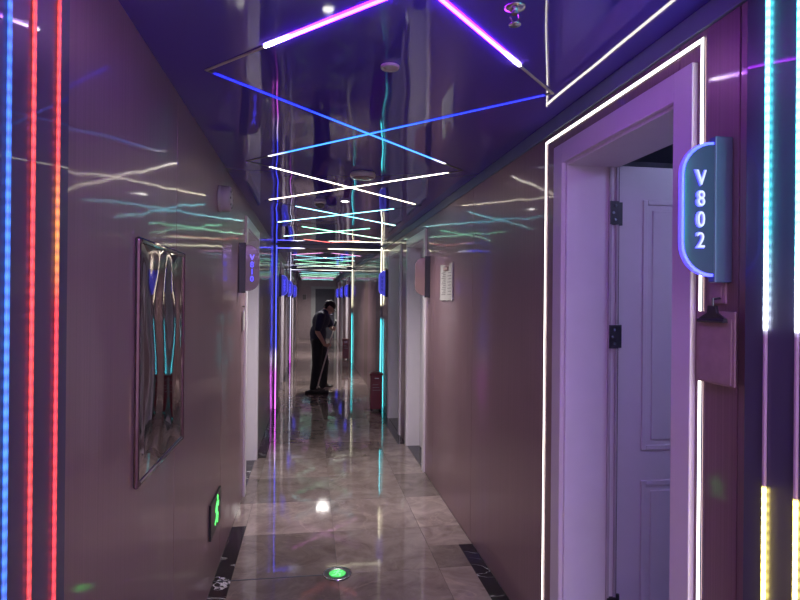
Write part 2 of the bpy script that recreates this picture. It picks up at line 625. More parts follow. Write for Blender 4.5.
for hz in (1.985, 1.455, 0.29):
    bm = bmesh.new()
    bm_box(bm, (0.190, hh - 0.032, hz - 0.05), (0.231, hh - 0.0175, hz + 0.05), 0.001)
    bm_box(bm, (0.234, hh - 0.006, hz - 0.05), (0.262, hh + 0.0035, hz + 0.05), 0.001)
    bm_cyl(bm, (0.230, hh - 0.012, hz - 0.054), (0.230, hh - 0.012, hz + 0.054), 0.007, seg=12)
    hg = obj('hinge', bm, M['steel'], leaf)
    bm = bmesh.new()
    for dz in (-0.03, 0.0, 0.03):
        bm_cyl(bm, (0.210 + 0.005 * (1 if dz else -1), hh - 0.034, hz + dz), (0.210 + 0.005 * (1 if dz else -1), hh - 0.031, hz + dz), 0.006, seg=8)
    sc_ = obj('screw', bm, M['chrome'], leaf)
    sc_['kind'] = 'stuff'
door(2, 'right', *doors_right[1], door_labels[2])
door(3, 'right', *doors_right[2], door_labels[3])
door(4, 'left', *doors_left[0], 'white recessed door on left wall just behind the purple lit number sign')
door(5, 'left', *doors_left[1], 'white door on left wall just beyond the first lit arch')
door(6, 'left', *doors_left[2], 'white door on left wall shortly before the second lit arch')
door(7, 'left', *doors_left[3], 'white door on left wall just beyond the second lit arch')
door(8, 'left', *doors_left[4], 'last white door on left wall near the corridor end')
door(9, 'right', *doors_right[3], 'white door on right wall just beyond the second lit arch')
door(10, 'right', *doors_right[4], 'white door on right wall, middle one of three beyond second arch')
door(11, 'right', *doors_right[5], 'white door on right wall closest to the corridor end')
# end door
D = thing('door_12', 'dark slate door in grey green frame at the corridor end', 'door', (0.62, END, 0), kind='structure')
for lo, hi in (((-0.60, -0.03, 0), (-0.42, 0.01, 2.16)), ((0.36, -0.03, 0), (0.448, 0.01, 2.16)), ((-0.42, -0.03, 2.06), (0.36, 0.01, 2.16))):
    boxes('casing', [(lo, hi)], M['end_case'], D, 0.004)
lf = boxes('door_leaf', [((-0.42, -0.012, 0.01), (0.36, 0.008, 2.06))], M['end_door'], D, 0.003)
for z0, z1 in ((0.2, 0.95), (1.15, 1.9)):
    boxes('field', [((-0.30, -0.018, z0), (0.24, -0.010, z1))], M['end_door'], lf, 0.004)
boxes('handle', [((0.26, -0.06, 1.0), (0.30, -0.012, 1.02)), ((0.20, -0.06, 1.0), (0.28, -0.045, 1.02))], M['chrome'], lf)
sg = thing('notice_plate', 'small grey notice plate on the end wall left of the dark door', 'sign', (-0.25, END, 1.60))
boxes('plate', [((-0.09, -0.014, 0.0), (0.09, 0.0, 0.24))], M['grey_plastic'], sg, 0.003)
boxes('border', [((-0.075, -0.017, 0.015), (0.075, -0.013, 0.225))], M['ink'], sg, 0.002)


# ------------------------------------------------------------------ lit arches
def strip(name, p, q, axis, mat, par, wd=0.012, dp=0.008, nrm=(1, 0, 0), chan=True):
    """straight light strip from p to q (local): channel and diffuser; nrm points out of the wall"""
    p, q, n = Vector(p), Vector(q), Vector(nrm)
    d = (q - p)
    L = d.length
    d.normalize()
    t = d.cross(n)
    R = Matrix((d, n, t)).transposed().to_4x4()
    o = bpy.data.objects.new(name, None)
    bm = bmesh.new()
    bm_box(bm, (0, 0.0005, -wd / 2), (L, dp, wd / 2), 0.002)
    df = obj(name, bm, mat, par)
    df.matrix_local = Matrix.Translation(p) @ R
    if chan:
        bm = bmesh.new()
        for sg_ in (-1, 1):
            a, b = sorted((sg_ * wd / 2, sg_ * (wd / 2 + 0.002)))
            bm_box(bm, (0, 0, a), (L, dp * 1.1, b))
        obj('channel', bm, M['channel'] if chan is True else chan, df)
    bpy.data.objects.remove(o)
    return df


CY, WH, YE, PU, BL, RD, GR, OFF, MG = ((0.08, 0.85, 0.95), (1.0, 0.93, 0.85), (0.95, 0.80, 0.12), (0.42, 0.10, 1.0), (0.02, 0.10, 1.0),
                                       (1.0, 0.05, 0.035), (0.15, 0.9, 0.45), (0, 0, 0), (0.85, 0.12, 1.0))
H24 = 2.40
led_blue = led('led_blue', [(0.0, (0.01, 0.03, 1.0)), (0.35, (0.02, 0.10, 1.0)), (0.55, (0.03, 0.22, 1.0)), (1.0, (0.02, 0.14, 1.0))], 0, H24, 0.55, 0.022)
led_red = led('led_red', [(0.0, (1.0, 0.03, 0.05)), (0.5, (1.0, 0.05, 0.03)), (1.0, (1.0, 0.07, 0.035))], 0, H24, 0.5, 0.022)
led_red2 = led('led_red_amber', [(0.0, (1.0, 0.03, 0.05)), (0.66, (1.0, 0.04, 0.03)), (0.70, (1.0, 0.30, 0.03)), (0.75, (1.0, 0.22, 0.03)), (0.78, (1.0, 0.06, 0.03)), (1.0, (1.0, 0.06, 0.035))], 0, H24, 0.5, 0.022)
led_right = led('led_cyan_yellow', [(0.0, (1.0, 0.80, 0.14)), (0.488, (1.0, 0.80, 0.14)), (0.492, OFF), (0.640, OFF), (0.648, (0.75, 0.85, 1.0)), (0.69, (0.45, 0.85, 1.0)), (0.74, CY), (1.0, CY)], 0, H24, 4.2, 0.022, base=(0.5, 0.36, 0.45))
led_ar1 = led('led_arch_one_right', [(0.0, CY), (0.53, (0.05, 0.55, 0.65)), (0.56, OFF), (0.63, OFF), (0.66, (1, 0.92, 0.62)), (1.0, (1, 0.95, 0.72))], 0, H24, 2.6)
led_al1 = led('led_arch_one_left', [(0.0, MG), (0.22, MG), (0.30, (0.8, 0.6, 1.0)), (0.38, (0.04, 0.06, 1.0)), (1.0, (0.03, 0.05, 1.0))], 0, H24, 1.6)
led_at1 = led('led_arch_one_top', [(0.0, (0.05, 0.05, 1.0)), (0.12, (0.06, 0.06, 1.0)), (0.2, (0.8, 0.8, 1.0)), (0.27, OFF), (0.48, OFF), (0.52, (1.0, 0.95, 0.65)), (1.0, (1.0, 0.95, 0.7))], 0, 1.52, 2.6)
led_ar2 = led('led_arch_two_right', [(0.0, CY), (0.5, CY), (0.54, OFF), (0.58, OFF), (0.62, (1, 0.92, 0.62)), (1.0, (1, 0.95, 0.72))], 0, H24, 1.2)
led_al2 = led('led_arch_two_left', [(0.0, MG), (0.25, (0.75, 0.4, 1.0)), (0.4, (0.65, 0.65, 0.9)), (1.0, (0.75, 0.75, 1.0))], 0, H24, 0.9)
led_at2 = led('led_arch_two_top', [(0.0, (0.7, 0.7, 1)), (0.3, OFF), (0.55, (1, 0.95, 0.75)), (1.0, (1, 0.95, 0.75))], 0, 1.52, 1.2)

XL, XR = -0.49, 1.043                    # pier faces
A = thing('light_arch', 'black gloss arch nearest the viewer with blue, red and cyan vertical light strips', 'arch', (0.27, 0.95, 0))
ox = 0.27
boxes('pier', [((LFT - ox + 0.001, -0.45, 0), (XL - ox, 0.322, TOP - 0.001))], M['pier'], A, 0.002)
boxes('pier', [((XR - ox, -0.45, 0), (RGT - ox - 0.001, 0.315, TOP - 0.001))], M['pier'], A, 0.002)
boxes('header', [((XL - ox, -0.45, 2.362), (XR - ox, 0.315, TOP - 0.001))], M['pier'], A, 0.002)
for yy, mt in ((1.214, led_red2), (1.113, led_red), (1.028, led_blue), (0.94, led_blue), (0.85, led_red), (0.70, led_blue)):
    strip('light_strip', (XL - ox, yy - 0.95, 0.0), (XL - ox, yy - 0.95, 2.36), 2, mt, A, 0.009, 0.006, (1, 0, 0), False)
for yy in (1.195, 1.107, 1.03, 0.94, 0.80):
    strip('light_strip', (XR - ox, yy - 0.95, 0.0), (XR - ox, yy - 0.95, 2.36), 2, led_right, A, 0.008, 0.008, (-1, 0, 0), False)


def far_arch(label, yf, ml, mr, mt, dep=0.6):
    A = thing('light_arch', label, 'arch', (0.27, yf, 0))
    boxes('pier', [((LFT - ox + 0.001, 0, 0), (XL - ox, dep, TOP - 0.001))], M['pier'], A, 0.002)
    boxes('pier', [((XR - ox, 0, 0), (RGT - ox - 0.001, dep, TOP - 0.001))], M['pier'], A, 0.002)
    boxes('header', [((XL - ox, 0, 2.35), (XR - ox, dep, TOP - 0.001))], M['pier'], A, 0.002)
    strip('light_strip', (XL - ox - 0.009, 0, 0.0), (XL - ox - 0.009, 0, 2.40), 2, ml, A, 0.011, 0.006, (0, -1, 0))
    strip('light_strip', (XR - ox + 0.009, 0, 0.0), (XR - ox + 0.009, 0, 2.40), 2, mr, A, 0.011, 0.006, (0, -1, 0))
    strip('light_strip', (XL - ox, 0, 2.362), (XR - ox, 0, 2.362), 0, mt, A, 0.011, 0.006, (0, -1, 0))
    return A


far_arch('black arch beside the red extinguisher box, edged in blue and yellow light', 8.7, led_al1, led_ar1, led_at1)
far_arch('small distant black arch behind the mopping person, edged in thin light', 14.9, led_al2, led_ar2, led_at2)

# white line of light round the open door
o = thing('outline_light', 'white light line running round the open white door frame', 'light', (RGT - 0.0015, 1.998, 0))
led_door = led('led_warm_white', [(0.0, (1, 0.90, 0.78)), (1.0, (1, 0.92, 0.82))], 0, 2.4, 1.8)
strip('light_strip', (0, 1.459 - 1.998, 0.0), (0, 1.459 - 1.998, 2.3365), 2, led_door, o, 0.013, 0.003, (-1, 0, 0), chan=M['fascia'])
strip('light_strip', (0, 2.537 - 1.998, 0.0), (0, 2.537 - 1.998, 2.3365), 2, led_door, o, 0.013, 0.003, (-1, 0, 0), chan=M['fascia'])
strip('light_strip', (0, 1.459 - 1.998 + 0.007, 2.330), (0, 2.537 - 1.998 - 0.007, 2.330), 1, led_door, o, 0.013, 0.003, (-1, 0, 0), chan=M['fascia'])

# ------------------------------------------------------------------ zigzag lines of light on the ceiling
CXL, CXR = -0.378, 0.932
NODE = [2.155 + 1.375 * i for i in range(-4, 5)]         # corners of the zigzag, first bay


def ceiling_line(pa, pb, stops, label, off_a=0.05, off_b=0.05, strength=8.0, group=None, w=0.012):
    a, b = Vector((pa[0], pa[1], TOP)), Vector((pb[0], pb[1], TOP))
    L = (b - a).length
    o = thing('zigzag_light_line', label, 'light', tuple((a + b) / 2), group)
    c = (a + b) / 2
    ua, ub = off_a / L, 1 - off_b / L
    st = [(0.0, OFF), (max(0.001, ua - 0.004), OFF)] + [(ua + (ub - ua) * p, cc) for p, cc in stops] + [(min(0.999, ub + 0.004), OFF), (1.0, OFF)]
    mt = led('led_' + label.replace(' ', '_')[:40], st, 0, L, strength, base=(0.45, 0.38, 0.42) if strength > 6.5 else (0.10, 0.09, 0.11))
    strip('diffuser', a - c, b - c, 0, mt, o, w, 0.006 if strength > 6.5 else 0.0022, (0, 0, -1), chan=False)


LBL = {}
for i in range(len(NODE) - 1):
    y0, y1 = NODE[i], NODE[i + 1]
    k = i - 4
    if k == -1:
        pu = [(0.0, (0.42, 0.015, 1.0)), (0.6, (0.42, 0.015, 1.0)), (0.85, (0.46, 0.04, 1.0)), (1.0, (1.0, 0.85, 1.0))]
        f0 = (1.285 - y0) / (y1 - y0)
        ceiling_line((CXR + (CXL - CXR) * f0, 1.285), (CXL, y1), pu, 'purple white ceiling line running to the left ceiling corner nearest the viewer', 0.05, 0.33, 17, w=0.010)
        ceiling_line((CXL + (CXR - CXL) * f0, 1.285), (CXR, y1), pu, 'purple white ceiling line running down to the corner above the open door', 0.05, 0.33, 17, w=0.010)
    elif k == 0:
        ceiling_line((CXL, y0), (CXR, y1), [(0, (0.01, 0.015, 1)), (0.3, (0.01, 0.03, 1)), (0.55, (0.04, 0.22, 1.0)), (0.9, (0.06, 0.28, 1)), (1, (1, 0.95, 1))], 'long blue ceiling line starting at the left corner nearest the viewer', 0.04, 0.22, 0.95, w=0.016)
        ceiling_line((CXR, y0), (CXL, y1), [(0, (0.015, 0.02, 1)), (0.3, (0.01, 0.04, 1)), (0.6, (0.04, 0.24, 1.0)), (0.9, (0.05, 0.28, 1)), (1, (1, 0.95, 1))], 'blue ceiling line starting at the corner above the open door', 0.04, 0.2, 0.95, w=0.016)
    elif k == 1:
        wh = [(0, (1, 0.92, 0.78)), (1, (1, 0.86, 0.62))]
        ceiling_line((CXL, y0), (CXR, y1), wh, 'warm white ceiling line, the nearer of its crossing pair on the left', 0.18, 0.10, 3.6)
        ceiling_line((CXR, y0), (CXL, y1), wh, 'warm white ceiling line, the nearer of its crossing pair on the right', 0.11, 0.06, 3.6)
    elif k == 2:
        te = [(0, (0.25, 0.75, 0.8)), (0.5, (0.15, 0.7, 0.85)), (1, (0.5, 1, 0.95))]
        ceiling_line((CXL, y0), (CXR, y1), te, 'teal ceiling line, third pair from the viewer, nearer on the left', 0.35, 0.05, 3)
        ceiling_line((CXR, y0), (CXL, y1), te, 'teal ceiling line, third pair from the viewer, nearer on the right', 0.30, 0.05, 3)
    elif k == 3:
        gr = [(0, (0.2, 0.9, 0.5)), (1, (0.55, 1, 0.7))]
        ceiling_line((CXL, y0), (CXR, y1), gr, 'green ceiling line just before the first far arch, nearer on the left', 0.4, 0.05, 3)
        ceiling_line((CXR, y0), (CXL, y1), gr, 'green ceiling line just before the first far arch, nearer on the right', 0.4, 0.05, 3)
    else:
        if k == -2:
            y1 = 0.48
        pk = [(0, (0.60, 0.34, 1)), (1, (0.64, 0.38, 1.0))]
        for a_, b_ in (((CXL, y0), (CXR, y1)), ((CXR, y0), (CXL, y1))):
            ceiling_line(a_, b_, pk, 'added purple ceiling light line, unseen overhead behind the viewer', 0.05, 0.05, 34, 'added purple ceiling lines behind the viewer')  # unseen lines added behind the viewer for purple ambient light
ym = NODE[-1] + 0.655
rdst = [(0, (1, 0.25, 0.2)), (1, (1, 0.12, 0.12))]
ceiling_line((CXL, NODE[-1]), (0.27, ym), rdst, 'short red ceiling line on the left just before the first far arch', 0.4, 0.01, 1.6)
ceiling_line((CXR, NODE[-1]), (0.28, ym), rdst, 'short red ceiling line on the right just before the first far arch', 0.4, 0.02, 1.6)
cols2 = [[(0, (0.85, 0.2, 0.75)), (1, (1, 0.5, 0.8))], [(0, (0.2, 0.75, 0.8)), (1, (0.5, 1, 1))], [(0, (0.2, 0.9, 0.45)), (1, (0.6, 1, 0.7))], [(0, (0.4, 1, 0.7)), (1, (0.9, 1, 0.8))]]
for bay, (ya, yb, nm) in enumerate(((9.4, 14.8, 'ceiling light line between the two far arches'), (15.6, 24.0, 'tiny ceiling light line beyond the second far arch'))):
    n = 4 if bay == 0 else 6
    st = (yb - ya) / n
    for i in range(n):
        for a_, b_ in (((CXL, ya + st * i), (CXR, ya + st * (i + 1))), ((CXR, ya + st * i), (CXL, ya + st * (i + 1)))):
            lb = nm if bay else '%s %s, nearer on the %s' % (('magenta', 'teal', 'green', 'pale green')[i], nm, 'left' if a_[0] == CXL else 'right')
            ceiling_line(a_, b_, cols2[i % 4], lb, 0.15, 0.05, 1.2, 'zigzag ceiling lines beyond the first far arch', 0.014)


# ------------------------------------------------------------------ ceiling fittings
def downlight(x, y, r, lit, label, power=0, group=None):
    o = thing('downlight', label, 'downlight', (x, y, TOP), group)
    bm = bmesh.new()
    bm_lathe(bm, [(r, 0.0), (r, -0.006), (r * 0.92, -0.010), (r * 0.78, -0.008), (r * 0.72, -0.002)], (0, 0, 0))
    obj('bezel', bm, M['grey_plastic'], o, True)
    bm = bmesh.new()
    bm_lathe(bm, [(r * 0.77, -0.003), (r * 0.6, -0.006), (0.001, -0.0075)], (0, 0, 0))
    obj('lens', bm, M['lamp'] if lit else M['grey_plastic'], o, True)
    if lit and power:
        ld = bpy.data.lights.new('downlight_lamp', 'SPOT')
        ld.energy = power
        ld.spot_size = math.radians(150)
        ld.spot_blend = 1.0
        ld.shadow_soft_size = 0.12
        ld.color = (1.0, 0.94, 0.90)
        lo = bpy.data.objects.new('lamp', ld)
        COL.objects.link(lo)
        lo.parent = o
        lo.location = (0, 0, -0.03)


downlight(0.267, 2.009, 0.033, False, 'unlit pale round ceiling spot between the purple line and first blue crossing')
downlight(0.273, 4.79, 0.042, True, 'bright round downlight just beyond the warm white crossing lines', 60)
downlight(0.265, 11.2, 0.05, True, 'bright downlight seen between the two far arches', 70)
downlight(0.265, 17.0, 0.05, True, 'tiny bright downlight beyond the second far arch', 70)
downlight(0.265, 22.6, 0.05, True, 'tiny added downlight brightening the corridor end', 60)  # added to lift the dark end section
downlight(0.27, -0.9, 0.05, True, 'added downlight, unseen overhead behind the viewer', 70)  # unseen fitting, added as ambient light from the rear
o = thing('loudspeaker', 'large dull pink round ceiling disc at the warm white crossing', 'speaker', (0.325, 3.72, TOP))
bm = bmesh.new()
bm_lathe(bm, [(0.075, 0), (0.082, -0.012), (0.080, -0.03), (0.074, -0.034)], (0, 0, 0))
obj('housing', bm, M['grey_plastic'], o, True)
bm = bmesh.new()
bm_lathe(bm, [(0.074, -0.0335), (0.05, -0.038), (0.001, -0.040)], (0, 0, 0))
obj('grille', bm, M['sign_pink'], o, True)
o = thing('smoke_detector', 'small dark domed detector left of the bright downlight', 'detector', (0.071, 4.885, TOP))
bm = bmesh.new()
bm_lathe(bm, [(0.05, 0), (0.05, -0.012), (0.044, -0.018)], (0, 0, 0))
obj('base', bm, M['grey_plastic'], o, True)
bm = bmesh.new()
bm_lathe(bm, [(0.038, -0.017), (0.034, -0.04), (0.02, -0.052), (0.001, -0.054)], (0, 0, 0))
obj('dome', bm, M['steel'], o, True)
o = thing('sprinkler', 'small chrome fire sprinkler hanging from the ceiling near the open door', 'sprinkler', (0.553, 1.542, TOP))
bm = bmesh.new()
bm_lathe(bm, [(0.030, 0), (0.028, -0.006), (0.014, -0.010)], (0, 0, 0))
obj('escutcheon', bm, M['chrome'], o, True)
bm = bmesh.new()
bm_cyl(bm, (0, 0, -0.008), (0, 0, -0.022), 0.009, seg=12)
for s in (-1, 1):
    bm_cyl(bm, (s * 0.009, 0, -0.018), (s * 0.013, 0, -0.032), 0.0025, seg=8)
    bm_cyl(bm, (s * 0.013, 0, -0.032), (s * 0.003, 0, -0.048), 0.0025, seg=8)
obj('frame', bm, M['chrome'], o)
bm = bmesh.new()
bm_lathe(bm, [(0.001, -0.047), (0.016, -0.049), (0.017, -0.052), (0.001, -0.053)], (0, 0, 0))
obj('deflector', bm, M['chrome'], o, True)


# ------------------------------------------------------------------ number signs
def dshape(w, h, r, sgn, n=9):
    """flat edge at x=0, rounded corners at x = sgn*w"""
    pts = [(0, -h / 2)]
    for i in range(n + 1):
        a = -PI / 2 + PI / 2 * i / n
        pts.append((sgn * (w - r + r * math.cos(a)), -h / 2 + r + r * math.sin(a)))
    for i in range(n + 1):
        a = PI / 2 * i / n
        pts.append((sgn * (w - r + r * math.cos(a)), h / 2 - r + r * math.sin(a)))
    pts.append((0, h / 2))
    return pts


def number_sign(side, y, z, chars, label, lit=True, h=0.345, prot=0.14, pink=False, group=None, small=False):
    s = -1 if side == 'right' else 1
    face = RGT if side == 'right' else LFT
    o = thing('number_sign', label, 'sign', (face, y, z), group)
    bw = 0.05
    a, b = sorted((0, s * bw))
    boxes('mount', [((a, -0.013, -h / 2 - 0.015), (b, 0.013, h / 2 + 0.015))], M['sign_mount'] if lit and not small and not pink else M['slat_black'], o, 0.003)
    w = prot - bw
    r = min(w * 0.98, 0.085)
    outer = dshape(w, h, r, s, 8)
    rim_t = 0.007
    inner = dshape(w - rim_t, h - 2 * rim_t, r - rim_t * 0.7, s, 8)
    org = (s * bw, -0.009, 0)
    bm = bmesh.new()
    bm_prism(bm, inner, 0.018, org)
    pl = obj('plate', bm, M['sign_pink'] if pink else M['blue_plate'] if small else M['sign_plate'], o)
    # edge lit rim: band between the two outlines
    bm = bmesh.new()
    n = len(outer)
    vs = []
    for yy in (0.002, 0.014):
        vs.append(([bm.verts.new((org[0] + x, org[1] + yy, zz)) for x, zz in outer],
                   [bm.verts.new((org[0] + x, org[1] + yy, zz)) for x, zz in inner]))
    for i in range(n - 1):
        bm.faces.new((vs[0][0][i], vs[0][0][i + 1], vs[0][1][i + 1], vs[0][1][i]))
        bm.faces.new((vs[1][0][i], vs[1][1][i], vs[1][1][i + 1], vs[1][0][i + 1]))
        bm.faces.new((vs[0][0][i], vs[1][0][i], vs[1][0][i + 1], vs[0][0][i + 1]))
        bm.faces.new((vs[0][1][i], vs[0][1][i + 1], vs[1][1][i + 1], vs[1][1][i]))
    for i in (0, n - 1):
        bm.faces.new((vs[0][0][i], vs[0][1][i], vs[1][1][i], vs[1][0][i]))
    bmesh.ops.recalc_face_normals(bm, faces=bm.faces)
    obj('edge_light', bm, (M['sign_pink'] if pink else M['blue_thin'] if small else M['blue_rim']), o)
    if chars:
        cx = s * (bw + w * 0.47)
        for i, ch in enumerate(chars):
            zc = 0.076 - i * 0.053
            sz = 0.060
            me = text_mesh(ch, sz, 0.002)
            for v in me.vertices:
                v.co = Vector((cx + v.co.x * 0.92, -0.0115 - v.co.z, zc + v.co.y))
            t = obj('character', me, M['dark_letter'] if small and y < 9 else M['blue_soft'], o)
            if not pink and not small:
                me2 = text_mesh(ch, sz * 0.93, 0.0025)
                for v in me2.vertices:
                    v.co = Vector((cx + 0.003 + v.co.x * 0.80, -0.0126 - v.co.z, zc + v.co.y + 0.001))
                obj('face', me2, M['letter_white'], t)
    return o


number_sign('right', 1.355, 1.842, 'V802', 'blue edged number sign V802 beside the open white door')
number_sign('left', 4.45, 1.835, 'V810', 'rose number sign with blue characters on left wall beside the recessed door', pink=True, prot=0.15)
number_sign('right', 5.16, 1.82, '', 'unlit rose brown number sign on right wall beside the pale notice', lit=False, pink=True)
number_sign('right', 7.975, 1.84, 'V806', 'blue number sign on right wall just in front of first far arch', small=True, prot=0.14)
number_sign('left', 9.9, 1.84, 'V807', 'blue number sign on left wall just inside the first far arch', small=True, prot=0.15)
number_sign('left', 12.6, 1.84, 'V809', 'small blue number sign on left wall midway between the far arches', small=True, prot=0.15)
number_sign('left', 16.4, 1.84, 'V811', 'tiny blue number sign on left wall just beyond the second far arch', small=True, prot=0.15)
number_sign('right', 16.0, 1.86, 'V808', 'tiny blue number sign on right wall, nearest of three beyond second arch', small=True, prot=0.15)
number_sign('right', 18.6, 1.86, 'V812', 'tiny blue number sign on right wall, middle of three beyond second arch', small=True, prot=0.15)
number_sign('right', 21.4, 1.86, 'V816', 'tiny blue number sign on right wall, farthest of three beyond second arch', small=True, prot=0.15)

# ------------------------------------------------------------------ things on the right wall
o = thing('clipboard', 'pinkish brown clipboard hanging on right wall below the number sign V802', 'clipboard', (RGT, 1.374, 1.39))
boxes('board', [((-0.024, -0.072, 0.0), (-0.018, 0.072, 0.19))], M['board'], o, 0.002)
boxes('paper', [((-0.0265, -0.062, 0.006), (-0.0235, 0.062, 0.170))], M['board'], o)
bm = bmesh.new()
bm_prism(bm, [(-0.052, 0.162), (0.052, 0.162), (0.048, 0.172), (0.018, 0.186), (0.014, 0.205), (-0.014, 0.205), (-0.018, 0.186), (-0.048, 0.172)], 0.008,
         (-0.035, 0, 0), (0, 1, 0), (0, 0, 1), (1, 0, 0))
bm_cyl(bm, (-0.036, -0.05, 0.166), (-0.036, 0.05, 0.166), 0.005, seg=10)
obj('clip', bm, M['steel'], o)
bm = bmesh.new()
bm_cyl(bm, (-0.03, 0, 0.198), (-0.03, 0, 0.225), 0.003, seg=8)
bm_cyl(bm, (-0.03, 0, 0.222), (0.0, 0, 0.226), 0.003, seg=8)
obj('hook', bm, M['steel'], o)
o = thing('light_switch', 'small square switch plate on right wall above the clipboard', 'switch', (RGT, 1.388, 1.60))
boxes('plate', [((-0.008, -0.030, 0.0), (0, 0.030, 0.062))], M['board'], o, 0.002)
boxes('rocker', [((-0.011, -0.018, 0.014), (-0.007, 0.018, 0.048))], M['board'], o, 0.002)
o = thing('notice_holder', 'pale notched notice card hanging on right wall between open door and rose sign', 'notice', (RGT, 4.47, 1.605))
bm = bmesh.new()
bm_prism(bm, [(-0.20, 0.03), (-0.22, 0.015), (-0.2, 0.0), (-0.08, 0.006), (-0.02, 0.0), (0.05, 0.006), (0.18, 0.0), (0.23, 0.015), (0.20, 0.03), (0.20, 0.292), (0.09, 0.285), (0.0, 0.235), (-0.05, 0.235), (-0.12, 0.285), (-0.2, 0.29)], 0.012,
         (-0.014, 0, 0), (0, 1, 0), (0, 0, 1), (1, 0, 0))
pl = obj('card', bm, M['paper'], o)
boxes('clip', [((-0.026, -0.08, 0.235), (0.0, 0.05, 0.262))], M['board'], o, 0.004)
for i in range(13):
    z = 0.045 + i * 0.0145
    boxes('text_line', [((-0.0152, 0.015, z), (-0.0135, 0.16 - 0.03 * (i % 3), z + 0.006))], M['ink'], pl)
for i in range(8):
    z = 0.045 + i * 0.024
    boxes('text_line', [((-0.0152, -0.17, z), (-0.0135, -0.05 - 0.02 * (i % 2), z + 0.006))], M['ink'], pl)

# ------------------------------------------------------------------ things on the left wall
# frame with a buckled mirror film
PY0, PY1, PZ0, PZ1 = 1.87, 2.52, 1.015, 1.79
o = thing('mirror_picture', 'glossy buckled mirror film picture in a thin frame on left wall', 'picture', (LFT, (PY0 + PY1) / 2, PZ0))
W, Hh = PY1 - PY0, PZ1 - PZ0
bm = bmesh.new()
NX, NZ = 60, 70
vv = []
for j in range(NZ + 1):
    row = []
    for i in range(NX + 1):
        u, v = i / NX, j / NZ
        y = -W / 2 + 0.018 + (W - 0.036) * u
        z = 0.018 + (Hh - 0.036) * v
        e = min(u, 1 - u, v, 1 - v)
        edge = min(1, e / 0.10)
        # two soft vertical flutes, pinched ends and a crumpled lower third
        d = 0.0028 * edge * (0.55 + 0.45 * math.cos(2 * PI * 2 * (u - 0.25)))
        d += 0.0012 * edge * math.sin(3.1 * v * PI + 2.0 * u) * math.cos(2.2 * u * PI)
        d += 0.0022 * edge * math.sin(17 * v + 9 * u) * max(0, 0.36 - v) * 2.0
        d += 0.0012 * edge * math.sin(23 * u - 8 * v) * max(0, v - 0.72) * 3.0
        row.append(bm.verts.new((0.010 + d, y, z)))
    vv.append(row)
for j in range(NZ):
    for i in range(NX):
        bm.faces.new((vv[j][i], vv[j][i + 1], vv[j + 1][i + 1], vv[j + 1][i]))
obj('mirror_film', bm, M['mirror'], o, True)
boxes('backing', [((0.0, -W / 2 + 0.005, 0.005), (0.007, W / 2 - 0.005, Hh - 0.005))], M['slat_black'], o)
fw = 0.020
for lo, hi in (((0, -W / 2, 0), (0.016, -W / 2 + fw, Hh)), ((0, W / 2 - fw, 0), (0.016, W / 2, Hh)),
               ((0, -W / 2 + fw, 0), (0.016, W / 2 - fw, fw)), ((0, -W / 2 + fw, Hh - fw), (0.016, W / 2 - fw, Hh))):
    boxes('frame', [(lo, hi)], M['frame_clear'], o, 0.008)

# alarm bell
o = thing('alarm_bell', 'round pinkish grey alarm drum high on the left wall', 'alarm', (LFT, 3.50, 2.185))
bm = bmesh.new()
bm_lathe(bm, [(0.078, 0.0), (0.078, 0.012), (0.072, 0.014), (0.075, 0.018), (0.075, 0.058), (0.068, 0.066)], (0, 0, 0), 'X', 32)
obj('housing', bm, M['grey_plastic'], o, True)
bm = bmesh.new()
bm_lathe(bm, [(0.066, 0.0655), (0.045, 0.071), (0.040, 0.067), (0.018, 0.069), (0.001, 0.072)], (0, 0, 0), 'X', 32)
fc = obj('cover', bm, M['grey_plastic'], o, True)
for k in range(8):
    a = 2 * PI * k / 8
    boxes('sounder_slot', [((0.064, 0.05 * math.cos(a) - 0.006, 0.05 * math.sin(a) - 0.006), (0.0725, 0.05 * math.cos(a) + 0.006, 0.05 * math.sin(a) + 0.006))], M['ink'], fc, 0.001)


def running_man(bm, s, org, u, v, w, t):
    """pictogram: head, bent torso, striding legs, swinging arms"""
    def limb(p, q, r):
        p, q = Vector((p[0], p[1])), Vector((q[0], q[1]))
        d = (q - p).normalized()
        n = Vector((-d.y, d.x)) * r
        e = d * r * 0.6
        bm_prism(bm, [tuple((c) * s) for c in (p - e + n, p - e - n, q + e - n, q + e + n)], t, org, u, v, w)
    bm_prism(bm, [((0.12 + 0.085 * math.cos(2 * PI * i / 14)) * s, (0.40 + 0.085 * math.sin(2 * PI * i / 14)) * s) for i in range(14)], t, org, u, v, w)
    limb((0.06, 0.25), (-0.04, -0.02), 0.085)
    limb((0.06, 0.24), (0.24, 0.12), 0.035)
    limb((0.24, 0.12), (0.33, 0.22), 0.032)
    limb((0.03, 0.24), (-0.16, 0.20), 0.035)
    limb((-0.16, 0.20), (-0.24, 0.04), 0.032)
    limb((0.0, -0.03), (0.18, -0.16), 0.048)
    limb((0.18, -0.16), (0.14, -0.40), 0.042)
    limb((-0.05, -0.03), (-0.14, -0.25), 0.048)
    limb((-0.14, -0.25), (-0.36, -0.30), 0.042)


o = thing('exit_sign', 'black exit plate with green running figure low on the left wall', 'sign', (LFT, 3.42, 0.29))
boxes('plate', [((0, -0.175, 0), (0.012, 0.175, 0.195))], M['slat_black'], o, 0.003)
bm = bmesh.new()
running_man(bm, 0.175, (0.0115, 0.02, 0.10), (0, 1, 0), (0, 0, 1), (1, 0, 0), 0.002)
obj('running_figure', bm, M['green'], o)

